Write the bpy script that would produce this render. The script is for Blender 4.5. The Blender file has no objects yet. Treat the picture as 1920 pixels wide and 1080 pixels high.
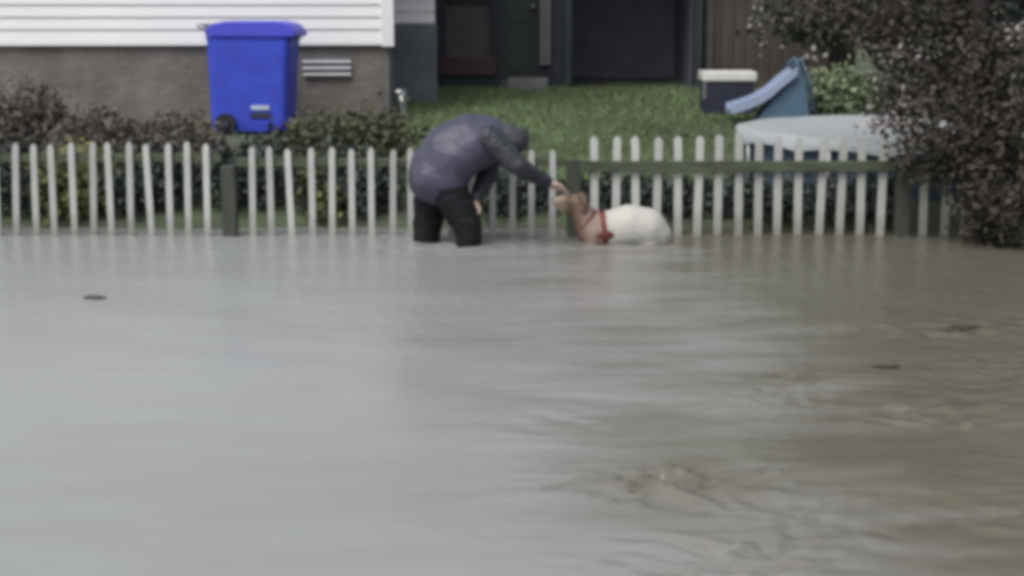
import bpy, bmesh, math, random
import numpy as np
from mathutils import Vector, Matrix, noise as mnoise

R = math.radians
random.seed(11)
np.random.seed(11)
sc = bpy.context.scene
COL = sc.collection

# ------------------------------------------------------------------ camera
F_PX = 3000.0                      # focal length in pixels of a 1920 px wide frame
CAM_H = 1.57                       # metres above the flood water
PITCH = math.atan(520 / F_PX)
cam_d = bpy.data.cameras.new('camera')
cam_d.sensor_width = 36.0
cam_d.lens = 36.0 * F_PX / 1920.0
cam_d.clip_start = 0.05
cam_d.clip_end = 3000
cam = bpy.data.objects.new('camera', cam_d)
COL.objects.link(cam)
cam.location = (0, 0, CAM_H)
cam.rotation_euler = (R(90) - PITCH, 0, 0)
sc.camera = cam

# ------------------------------------------------------------------ sky, sun, exposure
SUN_EL, SUN_AZ = R(56), R(215)     # azimuth clockwise from +Y: behind the camera, to the left
w = bpy.data.worlds.new('World')
sc.world = w
w.use_nodes = True
nt = w.node_tree
nt.nodes.clear()
out = nt.nodes.new('ShaderNodeOutputWorld')
bg = nt.nodes.new('ShaderNodeBackground')
sky = nt.nodes.new('ShaderNodeTexSky')
sky.sky_type = 'NISHITA'
sky.sun_disc = False
sky.sun_elevation = SUN_EL
sky.sun_rotation = SUN_AZ
sky.air_density = 1.0
sky.dust_density = 4.0
hsv = nt.nodes.new('ShaderNodeHueSaturation')
hsv.inputs['Saturation'].default_value = 0.22       # overcast
nt.links.new(sky.outputs[0], hsv.inputs['Color'])
nt.links.new(hsv.outputs[0], bg.inputs[0])
bg.inputs[1].default_value = 0.10
nt.links.new(bg.outputs[0], out.inputs[0])

sun_d = bpy.data.lights.new('sun', 'SUN')
sun_d.energy = 0.8
sun_d.angle = R(25)
sun_d.color = (1.0, 0.97, 0.93)
sun = bpy.data.objects.new('sun', sun_d)
COL.objects.link(sun)
sdir = Vector((math.sin(SUN_AZ) * math.cos(SUN_EL), math.cos(SUN_AZ) * math.cos(SUN_EL), math.sin(SUN_EL)))
sun.rotation_euler = (-sdir).to_track_quat('-Z', 'Y').to_euler()
sun.location = sdir * 40

sc.view_settings.view_transform = 'Standard'
sc.view_settings.look = 'None'
sc.view_settings.gamma = 1.0
sc.view_settings.exposure = 0.8
sc.render.engine = 'CYCLES'
sc.cycles.use_denoising = True
sc.cycles.max_bounces = 8
sc.cycles.pixel_filter_type = 'BLACKMAN_HARRIS'
sc.cycles.filter_width = 5.0       # the soft lens of the phone clip


# ------------------------------------------------------------------ helpers
def at(px, py, Y):
    """Point at distance Y (metres ahead of the camera) seen at photo pixel (px, py)."""
    c, s = math.cos(PITCH), math.sin(PITCH)
    u = (540 - py) / F_PX
    dy = c + u * s
    dz = -s + u * c
    t = Y / dy
    return Vector(((px - 960) / F_PX * t, Y, CAM_H + dz * t))


def mat(name, col, rough=0.7, var=0.25, scale=6.0, bump=0.0, bscale=40.0, metal=0.0, col2=None,
        spec=0.5, island=0.0, stretch=None, coat=0.0):
    m = bpy.data.materials.new(name)
    m.use_nodes = True
    t = m.node_tree
    b = t.nodes['Principled BSDF']
    tc = t.nodes.new('ShaderNodeTexCoord')
    mp = t.nodes.new('ShaderNodeMapping')
    t.links.new(tc.outputs['Object'], mp.inputs[0])
    if stretch:
        mp.inputs['Scale'].default_value = stretch
    n = t.nodes.new('ShaderNodeTexNoise')
    n.inputs['Scale'].default_value = scale
    n.inputs['Detail'].default_value = 6
    n.inputs['Roughness'].default_value = 0.62
    t.links.new(mp.outputs[0], n.inputs['Vector'])
    r = t.nodes.new('ShaderNodeValToRGB')
    r.color_ramp.elements[0].position = 0.3
    r.color_ramp.elements[1].position = 0.7
    if col2 is None:
        lo = [max(0, c * (1 - var)) for c in col]
        hi = [min(1, c * (1 + var)) for c in col]
    else:
        lo, hi = col, col2
    r.color_ramp.elements[0].color = (*lo, 1)
    r.color_ramp.elements[1].color = (*hi, 1)
    t.links.new(n.outputs['Fac'], r.inputs[0])
    src = r.outputs[0]
    if island > 0:
        g = t.nodes.new('ShaderNodeNewGeometry')
        mr = t.nodes.new('ShaderNodeMapRange')
        mr.inputs['To Min'].default_value = 1 - island
        mr.inputs['To Max'].default_value = 1 + island
        t.links.new(g.outputs['Random Per Island'], mr.inputs['Value'])
        h = t.nodes.new('ShaderNodeHueSaturation')
        t.links.new(mr.outputs[0], h.inputs['Value'])
        t.links.new(src, h.inputs['Color'])
        src = h.outputs[0]
    t.links.new(src, b.inputs['Base Color'])
    b.inputs['Roughness'].default_value = rough
    b.inputs['Metallic'].default_value = metal
    b.inputs['Specular IOR Level'].default_value = spec
    b.inputs['Coat Weight'].default_value = coat
    if bump > 0:
        n2 = t.nodes.new('ShaderNodeTexNoise')
        n2.inputs['Scale'].default_value = bscale
        n2.inputs['Detail'].default_value = 5
        t.links.new(mp.outputs[0], n2.inputs['Vector'])
        bp = t.nodes.new('ShaderNodeBump')
        bp.inputs['Strength'].default_value = bump
        bp.inputs['Distance'].default_value = 0.02
        t.links.new(n2.outputs['Fac'], bp.inputs['Height'])
        t.links.new(bp.outputs[0], b.inputs['Normal'])
    return m


class MB:
    """Collects shapes; build() links them as one mesh object."""
    def __init__(self):
        self.v, self.f = [], []

    def add(self, vs, fs):
        o = len(self.v)
        self.v += [tuple(x) for x in vs]
        self.f += [tuple(i + o for i in f) for f in fs]
        return self

    def box(self, x0, x1, y0, y1, z0, z1, b=0.0):
        if b <= 0:
            vs = [(x, y, z) for z in (z0, z1) for y in (y0, y1) for x in (x0, x1)]
            fs = [(0, 2, 3, 1), (4, 5, 7, 6), (0, 1, 5, 4), (2, 6, 7, 3), (0, 4, 6, 2), (1, 3, 7, 5)]
            return self.add(vs, fs)
        bm = bmesh.new()
        bmesh.ops.create_cube(bm, size=1)
        for v in bm.verts:
            v.co = Vector(((x0 + x1) / 2 + v.co.x * (x1 - x0), (y0 + y1) / 2 + v.co.y * (y1 - y0),
                           (z0 + z1) / 2 + v.co.z * (z1 - z0)))
        bmesh.ops.bevel(bm, geom=bm.edges[:], offset=b, segments=2, affect='EDGES', profile=0.6)
        bm.verts.index_update()
        self.add([v.co[:] for v in bm.verts], [[v.index for v in f.verts] for f in bm.faces])
        bm.free()
        return self

    def tube(self, pts, rad, n=8, cap=True):
        pts = [Vector(p) for p in pts]
        if not isinstance(rad, (list, tuple)):
            rad = [rad] * len(pts)
        rings = []
        for i, p in enumerate(pts):
            d = (pts[min(i + 1, len(pts) - 1)] - pts[max(i - 1, 0)]).normalized()
            ref = Vector((0, 0, 1)) if abs(d.z) < 0.9 else Vector((1, 0, 0))
            a = d.cross(ref).normalized()
            c = d.cross(a).normalized()
            rings.append([p + (a * math.cos(2 * math.pi * k / n) + c * math.sin(2 * math.pi * k / n)) * rad[i]
                          for k in range(n)])
        vs = [v for r in rings for v in r]
        fs = []
        for i in range(len(rings) - 1):
            for k in range(n):
                a0, a1 = i * n + k, i * n + (k + 1) % n
                fs.append((a0, a1, a1 + n, a0 + n))
        if cap:
            fs.append(tuple(range(n))[::-1])
            fs.append(tuple((len(rings) - 1) * n + k for k in range(n)))
        return self.add(vs, fs)

    def prism(self, prof, a0, a1, axis='y'):
        """prof: outline points; extruded along axis from a0 to a1."""
        n = len(prof)
        def mk(p, a):
            return (p[0], a, p[1]) if axis == 'y' else (a, p[0], p[1])
        vs = [mk(p, a0) for p in prof] + [mk(p, a1) for p in prof]
        fs = [tuple(range(n)), tuple(range(2 * n - 1, n - 1, -1))]
        for i in range(n):
            j = (i + 1) % n
            fs.append((i, i + n, j + n, j))
        return self.add(vs, fs)

    def ball(self, c, r, n=10, sc_=(1, 1, 1)):
        vs, fs = [], []
        m = n // 2 + 1
        for i in range(m + 1):
            th = math.pi * i / m
            for k in range(n):
                ph = 2 * math.pi * k / n
                vs.append((c[0] + r * sc_[0] * math.sin(th) * math.cos(ph),
                           c[1] + r * sc_[1] * math.sin(th) * math.sin(ph),
                           c[2] + r * sc_[2] * math.cos(th)))
        for i in range(m):
            for k in range(n):
                a0, a1 = i * n + k, i * n + (k + 1) % n
                fs.append((a0, a0 + n, a1 + n, a1))
        return self.add(vs, fs)

    def mesh(self, name, m, smooth=False, fix=True):
        me = bpy.data.meshes.new(name)
        me.from_pydata(self.v, [], self.f)
        if fix:
            bm = bmesh.new()
            bm.from_mesh(me)
            bmesh.ops.recalc_face_normals(bm, faces=bm.faces)
            bm.to_mesh(me)
            bm.free()
        if smooth:
            me.polygons.foreach_set('use_smooth', [True] * len(me.polygons))
        me.materials.append(m)
        return me

    def build(self, name, m, parent=None, smooth=False, fix=True):
        return link(name, self.mesh(name, m, smooth, fix), parent)


def link(name, me, parent=None):
    o = bpy.data.objects.new(name, me)
    COL.objects.link(o)
    if parent:
        o.parent = parent
    return o


def thing(name, label, cat, loc=(0, 0, 0), rz=0.0, group=None):
    o = bpy.data.objects.new(name, None)
    o.empty_display_size = 0.1
    COL.objects.link(o)
    o.location = loc
    o.rotation_euler = (0, 0, rz)
    return tag(o, label, cat, group)


def tag(o, label, cat, group=None):
    o['label'] = label
    o['category'] = cat
    if group:
        o['group'] = group
    return o


def rel(root, p):
    """world point -> root space (root has only location and rotation about z)."""
    d = Vector(p) - root.location
    return Matrix.Rotation(-root.rotation_euler.z, 3, 'Z') @ d


def lerp(a, b, t):
    return a + (b - a) * t


def sstep(a, b, x):
    t = min(1, max(0, (x - a) / (b - a)))
    return t * t * (3 - 2 * t)


# ------------------------------------------------------------------ materials
M = {}
M['siding'] = mat('white_siding', (0.76, 0.76, 0.78), 0.55, 0.05, 3, 0.15, 30, stretch=(0.3, 1, 3))
M['trim'] = mat('white_trim', (0.76, 0.76, 0.78), 0.5, 0.04, 5)
M['concrete'] = mat('foundation_concrete', (0.150, 0.137, 0.128), 0.9, 0.28, 2.2, 0.6, 18)
M['slate'] = mat('slate_board', (0.12, 0.132, 0.155), 0.7, 0.25, 3, 0.3, 25)
M['darkwall'] = mat('charcoal_wall', (0.026, 0.030, 0.040), 0.75, 0.3, 3, 0.3, 30)
M['darkdoor'] = mat('dark_green_door', (0.022, 0.030, 0.032), 0.55, 0.25, 4)
M['frame_grey'] = mat('grey_frame', (0.11, 0.11, 0.12), 0.6, 0.15, 6)
M['blind'] = mat('grey_blind', (0.075, 0.068, 0.070), 0.7, 0.2, 5, stretch=(1, 1, 6))
M['redbrown'] = mat('red_brown_wood', (0.050, 0.026, 0.027), 0.6, 0.3, 6, 0.3, 30)
M['roof'] = mat('asphalt_shingle', (0.06, 0.06, 0.065), 0.9, 0.3, 12, 0.5, 60)
M['step'] = mat('grey_step', (0.17, 0.175, 0.175), 0.85, 0.2, 6, 0.3, 30)
M['brownwood'] = mat('brown_shed_wood', (0.085, 0.070, 0.060), 0.8, 0.35, 3, 0.4, 20, stretch=(5, 5, 0.6))
M['picket'] = mat('white_picket_paint', (0.52, 0.53, 0.51), 0.6, 0.12, 5, 0.25, 30, stretch=(3, 3, 0.6))
M['railbrown'] = mat('grey_brown_rail', (0.085, 0.078, 0.070), 0.85, 0.35, 5, 0.5, 25, stretch=(0.6, 3, 3))
M['baywall'] = mat('lightened_bay_wall', (0.13, 0.13, 0.17), 0.85, 0.2, 3)  # wall colour raised to brighten the dark inside of the bay
M['rail'] = mat('mossy_rail', (0.068, 0.082, 0.050), 0.85, 0.4, 5, 0.5, 25, stretch=(0.6, 3, 3))
M['post'] = mat('weathered_dark_post', (0.050, 0.056, 0.046), 0.85, 0.35, 5, 0.5, 25, stretch=(3, 3, 0.6))
M['bin'] = mat('blue_bin_plastic', (0.034, 0.060, 0.49), 0.5, 0.16, 4, 0.08, 60)
M['binlid'] = mat('blue_bin_lid', (0.060, 0.068, 0.56), 0.5, 0.08, 5, 0.08, 60)
M['rubber'] = mat('black_rubber', (0.018, 0.018, 0.02), 0.8, 0.2, 10)
M['sticker'] = mat('pale_label', (0.45, 0.50, 0.60), 0.5, 0.08, 10)
M['galv'] = mat('dull_metal', (0.30, 0.32, 0.32), 0.45, 0.1, 10, metal=0.6)
M['whiteplastic'] = mat('white_plastic', (0.62, 0.63, 0.60), 0.45, 0.06, 6)
M['navybox'] = mat('dark_navy_plastic', (0.022, 0.024, 0.045), 0.5, 0.2, 6)
M['slide'] = mat('pale_blue_slide', (0.30, 0.36, 0.50), 0.35, 0.08, 5)
M['slidebody'] = mat('steel_blue_plastic', (0.085, 0.15, 0.22), 0.45, 0.15, 5)
M['cover'] = mat('pale_pool_cover', (0.33, 0.37, 0.40), 0.5, 0.18, 1.6, 0.35, 5, col2=(0.40, 0.42, 0.41))
M['poolside'] = mat('dark_blue_pool_wall', (0.035, 0.062, 0.090), 0.5, 0.25, 4)
M['bark'] = mat('dark_bark', (0.045, 0.036, 0.034), 0.9, 0.4, 8, 0.7, 30, stretch=(3, 3, 0.5))
M['purple'] = mat('dark_purple_leaf', (0.050, 0.044, 0.040), 0.8, 0.35, 1.3, col2=(0.096, 0.088, 0.074), island=0.25, spec=0.2)
M['blossom'] = mat('pale_blossom', (0.30, 0.275, 0.275), 0.7, 0.15, 8, island=0.35)
M['conifer'] = mat('dark_green_needle', (0.022, 0.034, 0.024), 0.7, 0.3, 2, island=0.4)
M['olive'] = mat('olive_leaf', (0.085, 0.088, 0.055), 0.75, 0.3, 2, island=0.25, spec=0.25)
M['yellowleaf'] = mat('yellow_green_leaf', (0.13, 0.135, 0.045), 0.65, 0.3, 2, island=0.35)
M['drybrush'] = mat('dry_brown_leaf', (0.135, 0.118, 0.104), 0.85, 0.2, 2, island=0.22, spec=0.2)
M['darkleaf'] = mat('dark_teal_leaf', (0.030, 0.042, 0.036), 0.65, 0.3, 2, island=0.4)
M['pinkflower'] = mat('dull_pink_flower', (0.24, 0.14, 0.14), 0.7, 0.2, 4, island=0.35)
M['palegreen'] = mat('pale_green_leaf', (0.17, 0.21, 0.12), 0.65, 0.25, 2, island=0.35)
M['grass'] = mat('grass_blade', (0.118, 0.165, 0.072), 0.7, 0.4, 0.6, island=0.4)
M['jacket'] = mat('blue_grey_jacket', (0.050, 0.050, 0.086), 0.48, 0.14, 5, 0.3, 45)
M['sleeve'] = mat('dark_slate_sleeve', (0.027, 0.030, 0.042), 0.6, 0.3, 8, 0.35, 25)
M['trousers'] = mat('wet_black_trousers', (0.007, 0.007, 0.010), 0.75, 0.3, 8, 0.35, 25, spec=0.3)
M['cap'] = mat('dark_slate_hood', (0.038, 0.042, 0.052), 0.7, 0.2, 8, 0.3, 40)
M['skin'] = mat('skin', (0.42, 0.30, 0.25), 0.5, 0.10, 12)
M['harness'] = mat('dark_red_webbing', (0.11, 0.020, 0.016), 0.6, 0.25, 14, 0.3, 60)
M['twig'] = mat('wet_dead_leaf', (0.045, 0.040, 0.032), 0.5, 0.3, 30)

# mud line on the pickets above the water, and paint that differs from picket to picket
t = M['picket'].node_tree
b = t.nodes['Principled BSDF']
src = b.inputs['Base Color'].links[0].from_socket
tc_ = t.nodes.new('ShaderNodeTexCoord')
sz_ = t.nodes.new('ShaderNodeSeparateXYZ')
t.links.new(tc_.outputs['Object'], sz_.inputs[0])
oi_ = t.nodes.new('ShaderNodeObjectInfo')
nz_ = t.nodes.new('ShaderNodeTexNoise')
nz_.noise_dimensions = '4D'
nz_.inputs['Scale'].default_value = 9
t.links.new(tc_.outputs['Object'], nz_.inputs['Vector'])
mw_ = t.nodes.new('ShaderNodeMath')
mw_.operation = 'MULTIPLY'
mw_.inputs[1].default_value = 40
t.links.new(oi_.outputs['Random'], mw_.inputs[0])
t.links.new(mw_.outputs[0], nz_.inputs['W'])
ad_ = t.nodes.new('ShaderNodeMath')
ad_.operation = 'MULTIPLY_ADD'
ad_.inputs[1].default_value = 0.22
t.links.new(nz_.outputs['Fac'], ad_.inputs[0])
t.links.new(sz_.outputs['Z'], ad_.inputs[2])
mr_ = t.nodes.new('ShaderNodeMapRange')
mr_.inputs['From Min'].default_value = 0.10
mr_.inputs['From Max'].default_value = 0.30
mr_.inputs['To Min'].default_value = 0.75
mr_.inputs['To Max'].default_value = 0.0
t.links.new(ad_.outputs[0], mr_.inputs['Value'])
mx_ = t.nodes.new('ShaderNodeMix')
mx_.data_type = 'RGBA'
mx_.inputs['B'].default_value = (0.20, 0.19, 0.165, 1)
t.links.new(mr_.outputs[0], mx_.inputs['Factor'])
t.links.new(src, mx_.inputs['A'])
hv_ = t.nodes.new('ShaderNodeHueSaturation')
mv_ = t.nodes.new('ShaderNodeMapRange')
mv_.inputs['To Min'].default_value = 0.68
mv_.inputs['To Max'].default_value = 0.98
t.links.new(oi_.outputs['Random'], mv_.inputs['Value'])
t.links.new(mv_.outputs[0], hv_.inputs['Value'])
t.links.new(mx_.outputs['Result'], hv_.inputs['Color'])
t.links.new(hv_.outputs[0], b.inputs['Base Color'])

# ------------------------------------------------------------------ terrain
GY = [(-400, -0.6), (0, -0.55), (10.6, -0.5), (11.2, -0.32), (11.6, 0.0), (12.1, 0.13), (13.0, 0.22),
      (16.0, 0.39), (18.0, 0.53), (20.0, 0.62), (26, 0.7), (60, 0.9), (2000, 3.0)]


def ground_z(x, y):
    z = GY[-1][1]
    for (a, za), (b, zb) in zip(GY, GY[1:]):
        if y <= b:
            z = za + (zb - za) * max(0, (y - a) / (b - a))
            break
    k = sstep(1.5, 2.1, x) * sstep(11.5, 11.9, y) * (1 - sstep(15.1, 16.2, y))   # levelled for the pool
    z = z * (1 - k) + 0.15 * k
    if 10.8 < y < 30:
        z += 0.035 * mnoise.noise(Vector((x * 0.9, y * 0.9, 3.1))) * sstep(10.8, 11.4, y)
    return z


def axis(*segs):
    o = []
    for a, b, n in segs:
        o += list(np.linspace(a, b, n, endpoint=False))
    return o + [segs[-1][1]]


gx = axis((-1500, -60, 6), (-60, -8, 12), (-8, 8, 90), (8, 60, 12), (60, 1500, 6))
gy = axis((-1500, -30, 6), (-30, 9, 10), (9, 22, 90), (22, 60, 14), (60, 2000, 6))
g = MB()
for y in gy:
    for x in gx:
        g.v.append((x, y, ground_z(x, y)))
nx = len(gx)
for j in range(len(gy) - 1):
    for i in range(nx - 1):
        g.f.append((j * nx + i, j * nx + i + 1, (j + 1) * nx + i + 1, (j + 1) * nx + i))
m_ground = mat('damp_lawn_soil', (0.055, 0.060, 0.045), 0.9, 0.3, 1.3, 0.8, 14, col2=(0.085, 0.110, 0.055))
go = g.build('ground', m_ground, smooth=True)
go['kind'] = 'structure'

# ------------------------------------------------------------------ flood water
xs = np.array(axis((-600, -60, 5), (-60, -4, 20), (-4, -2.6, 25), (-2.6, 2.9, 290), (2.9, 4.5, 25), (4.5, 60, 20), (60, 600, 5)))
ys = np.array(axis((-600, -20, 6), (-20, 3, 30), (3, 3.9, 30), (3.9, 7.4, 330), (7.4, 12.6, 170)))
X, Y = np.meshgrid(xs, ys)


def vnoise(x, y, seed, n=7, l0=1.0, fall=1.0):
    rs = np.random.RandomState(seed)
    o = np.zeros_like(x)
    for _ in range(n):
        a = rs.uniform(0, 2 * math.pi)
        k = 2 * math.pi / (l0 * rs.uniform(0.6, 1.7))
        o += np.sin(k * (x * math.cos(a) + y * math.sin(a)) + rs.uniform(0, 6.28))
    return o / n


def waves(x, y, seed, lam, spread, n, dir0):
    rs = np.random.RandomState(seed)
    o = np.zeros_like(x)
    for _ in range(n):
        a = dir0 + rs.normal(0, spread)
        l = lam * rs.uniform(0.65, 1.6)
        k = 2 * math.pi / l
        o += l * np.sin(k * (x * math.cos(a) + y * math.sin(a)) + rs.uniform(0, 6.28))
    return o / n


def lattice(x, y, seed):
    rs = np.random.RandomState(seed)
    T = rs.rand(256, 256)
    xi, yi = np.floor(x).astype(int), np.floor(y).astype(int)
    fx, fy = x - xi, y - yi
    fx, fy = fx * fx * fx * (fx * (fx * 6 - 15) + 10), fy * fy * fy * (fy * (fy * 6 - 15) + 10)
    a_ = T[xi % 256, yi % 256]
    b_ = T[(xi + 1) % 256, yi % 256]
    c_ = T[xi % 256, (yi + 1) % 256]
    d_ = T[(xi + 1) % 256, (yi + 1) % 256]
    return (a_ * (1 - fx) + b_ * fx) * (1 - fy) + (c_ * (1 - fx) + d_ * fx) * fy


def chop(x, y, seed, l0):
    wx = x + 0.25 * l0 * (lattice(x / l0 * .7, y / l0 * .7, seed + 50) - .5) * 4
    wy = y + 0.25 * l0 * (lattice(x / l0 * .7 + 9, y / l0 * .7, seed + 51) - .5) * 4
    o = np.zeros_like(x)
    for k in range(3):
        l = l0 / 1.9 ** k
        nn_ = 1 - np.abs(2 * lattice(wx / (l * 1.6) + 31.7 * k, wy / l + 17.3 * k, seed + k) - 1)
        o += l * nn_ ** 2
    return o


near = np.clip(1 - np.maximum(np.abs(X) - 3.2, 0) / 1.5, 0, 1) * np.clip((Y - 2.5) / 1.0, 0, 1) * np.clip((13 - Y), 0, 1)


def gauss(cx, cy, sx, sy):
    return np.exp(-((X - cx) / sx) ** 2 - ((Y - cy) / sy) ** 2)


patch = (2.4 * gauss(0.52, 5.15, 0.34, 0.50) + 1.6 * gauss(0.55, 5.75, 0.35, 0.25) + 0.95 * gauss(1.75, 5.25, 0.65, 0.55)
         + 0.55 * gauss(1.6, 6.3, 0.7, 0.5) + 0.40 * gauss(2.1, 7.8, 0.6, 0.7) + 0.45 * gauss(0.9, 4.5, 0.7, 0.25))
patch = patch * np.clip(2.6 * lattice(X * 1.7 + 3, Y * 2.3, 77) - 0.55, 0, 1.5)
Xw = X + 0.10 * (lattice(X * 3.1, Y * 3.1, 81) - 0.5) * 2
Yw = Y + 0.10 * (lattice(X * 3.1 + 40, Y * 3.1, 82) - 0.5) * 2
Z = near * (0.006 * waves(X, Y, 1, 0.9, 0.7, 8, 1.4)
            + 0.004 * waves(X, Y, 2, 0.28, 0.8, 9, 1.7) * (0.45 + 0.55 * np.clip(X / 2 + 0.3, 0, 1))
            + 0.014 * chop(X, Y, 5, 0.35) * np.clip(X / 2.2 + 0.35, 0.15, 1)
            + patch * (0.20 * waves(Xw, Yw, 21, 0.16, 1.5, 14, 1.5) + 0.26 * waves(Xw, Yw, 22, 0.075, 1.8, 16, 1.5)))
for cx, cy, amp, lam, rr in [(-0.44, 10.8, 0.006, 0.19, 0.5), (0.72, 10.85, 0.006, 0.17, 0.5)]:
    d = np.sqrt((X - cx) ** 2 + (Y - cy) ** 2)
    Z += near * amp * np.sin(2 * math.pi * d / lam) * np.exp(-(d / rr) ** 2)
nv = X.size
me = bpy.data.meshes.new('water')
ny, nxw = X.shape
me.vertices.add(nv)
me.vertices.foreach_set('co', np.stack([X, Y, Z], -1).astype(np.float32).ravel())
ii = (np.arange(ny - 1)[:, None] * nxw + np.arange(nxw - 1)[None, :]).ravel()
quads = np.stack([ii, ii + 1, ii + nxw + 1, ii + nxw], -1).astype(np.int32)
me.loops.add(quads.size)
me.loops.foreach_set('vertex_index', quads.ravel())
me.polygons.add(len(quads))
me.polygons.foreach_set('loop_start', np.arange(0, quads.size, 4, dtype=np.int32))
me.polygons.foreach_set('loop_total', np.full(len(quads), 4, np.int32))
me.polygons.foreach_set('use_smooth', np.ones(len(quads), bool))
me.update(calc_edges=True)
me.validate()
mw = bpy.data.materials.new('silty_flood_water')
mw.use_nodes = True
t = mw.node_tree
b = t.nodes['Principled BSDF']
tc = t.nodes.new('ShaderNodeTexCoord')
n1 = t.nodes.new('ShaderNodeTexNoise')
n1.inputs['Scale'].default_value = 0.5
n1.inputs['Detail'].default_value = 4
t.links.new(tc.outputs['Object'], n1.inputs['Vector'])
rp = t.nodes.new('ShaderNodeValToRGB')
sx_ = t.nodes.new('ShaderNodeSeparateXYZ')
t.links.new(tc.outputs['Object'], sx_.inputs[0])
mrx = t.nodes.new('ShaderNodeMapRange')            # olive silt deepened to the right to paint the tree's dark reflection
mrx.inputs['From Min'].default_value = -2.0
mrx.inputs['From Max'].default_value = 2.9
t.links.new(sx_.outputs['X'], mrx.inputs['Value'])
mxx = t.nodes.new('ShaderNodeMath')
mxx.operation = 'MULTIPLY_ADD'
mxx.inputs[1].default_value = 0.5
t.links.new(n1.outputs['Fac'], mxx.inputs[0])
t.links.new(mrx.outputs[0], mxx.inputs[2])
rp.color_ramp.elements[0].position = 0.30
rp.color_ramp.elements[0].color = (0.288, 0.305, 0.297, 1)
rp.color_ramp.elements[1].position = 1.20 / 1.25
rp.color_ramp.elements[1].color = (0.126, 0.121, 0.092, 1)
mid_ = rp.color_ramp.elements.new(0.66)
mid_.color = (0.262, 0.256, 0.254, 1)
mps = t.nodes.new('ShaderNodeMapping')             # drawn-out streaks of silt
mps.inputs['Scale'].default_value = (0.9, 2.6, 1)
t.links.new(tc.outputs['Object'], mps.inputs[0])
nst = t.nodes.new('ShaderNodeTexNoise')
nst.inputs['Scale'].default_value = 1.6
nst.inputs['Detail'].default_value = 5
t.links.new(mps.outputs[0], nst.inputs['Vector'])
mst = t.nodes.new('ShaderNodeMath')
mst.operation = 'MULTIPLY_ADD'
mst.inputs[1].default_value = 0.55
t.links.new(nst.outputs['Fac'], mst.inputs[0])
t.links.new(mxx.outputs[0], mst.inputs[2])
mof = t.nodes.new('ShaderNodeMath')
mof.operation = 'SUBTRACT'
mof.inputs[1].default_value = 0.27
t.links.new(mst.outputs[0], mof.inputs[0])
last_ = mof.outputs[0]
for cx_, cy_, sx2, sy2, k_ in [(0.50, 5.25, 0.50, 0.85, 0.15), (1.75, 5.6, 1.0, 0.6, 0.10)]:   # dark blotches painted into the colour for the dark reflections of choppy ripples
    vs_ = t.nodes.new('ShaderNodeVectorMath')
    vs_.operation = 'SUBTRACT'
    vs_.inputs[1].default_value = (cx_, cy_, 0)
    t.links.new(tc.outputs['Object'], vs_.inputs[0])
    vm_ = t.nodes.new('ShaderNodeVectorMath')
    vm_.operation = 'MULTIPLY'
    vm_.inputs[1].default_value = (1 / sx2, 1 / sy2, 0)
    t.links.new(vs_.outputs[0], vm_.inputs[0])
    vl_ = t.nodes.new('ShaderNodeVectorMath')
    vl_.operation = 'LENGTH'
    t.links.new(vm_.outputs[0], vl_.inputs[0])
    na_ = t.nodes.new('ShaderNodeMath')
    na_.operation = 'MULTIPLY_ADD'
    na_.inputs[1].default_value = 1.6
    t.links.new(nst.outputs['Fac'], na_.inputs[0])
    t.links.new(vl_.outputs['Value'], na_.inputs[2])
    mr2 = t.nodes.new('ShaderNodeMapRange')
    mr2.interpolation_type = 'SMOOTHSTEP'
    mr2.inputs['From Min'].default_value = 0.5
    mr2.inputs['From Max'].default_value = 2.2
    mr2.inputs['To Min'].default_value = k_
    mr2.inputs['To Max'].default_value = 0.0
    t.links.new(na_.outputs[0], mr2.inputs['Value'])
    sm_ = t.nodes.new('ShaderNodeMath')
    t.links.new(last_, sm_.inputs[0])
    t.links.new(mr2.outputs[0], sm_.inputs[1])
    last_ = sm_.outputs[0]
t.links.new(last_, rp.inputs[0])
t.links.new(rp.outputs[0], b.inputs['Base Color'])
b.inputs['Roughness'].default_value = 0.22
b.inputs['Specular IOR Level'].default_value = 0.5
b.inputs['IOR'].default_value = 1.33
n2 = t.nodes.new('ShaderNodeTexNoise')
n2.inputs['Scale'].default_value = 15
n2.inputs['Detail'].default_value = 5
t.links.new(tc.outputs['Object'], n2.inputs['Vector'])
bp = t.nodes.new('ShaderNodeBump')
mby = t.nodes.new('ShaderNodeMapRange')            # finely stirred towards the fence
mby.inputs['From Min'].default_value = 6.5
mby.inputs['From Max'].default_value = 10.0
mby.inputs['To Min'].default_value = 0.12
mby.inputs['To Max'].default_value = 0.6
t.links.new(sx_.outputs['Y'], mby.inputs['Value'])
t.links.new(mby.outputs[0], bp.inputs['Strength'])
bp.inputs['Distance'].default_value = 0.02
t.links.new(n2.outputs['Fac'], bp.inputs['Height'])
t.links.new(bp.outputs[0], b.inputs['Normal'])
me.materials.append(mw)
wo = link('water', me)
wo['kind'] = 'structure'


# ------------------------------------------------------------------ white clapboard house (left)
def boards(root, x0, x1, z0, n, step, m, yf=0.0):
    """lap siding boards on the plane y = yf (outside is -y); each board its own part."""
    prof = [(yf - 0.004, 0.0), (yf - 0.028, 0.0), (yf - 0.010, step + 0.012), (yf - 0.004, step + 0.012)]
    me_ = None
    for k in range(n):
        if me_ is None:
            q = MB()
            q.prism(prof, x0, x1, 'x')
            me_ = q.mesh('board', m)
        o = link('board', me_, root)
        o.location = (0, 0, z0 + k * step)


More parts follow.
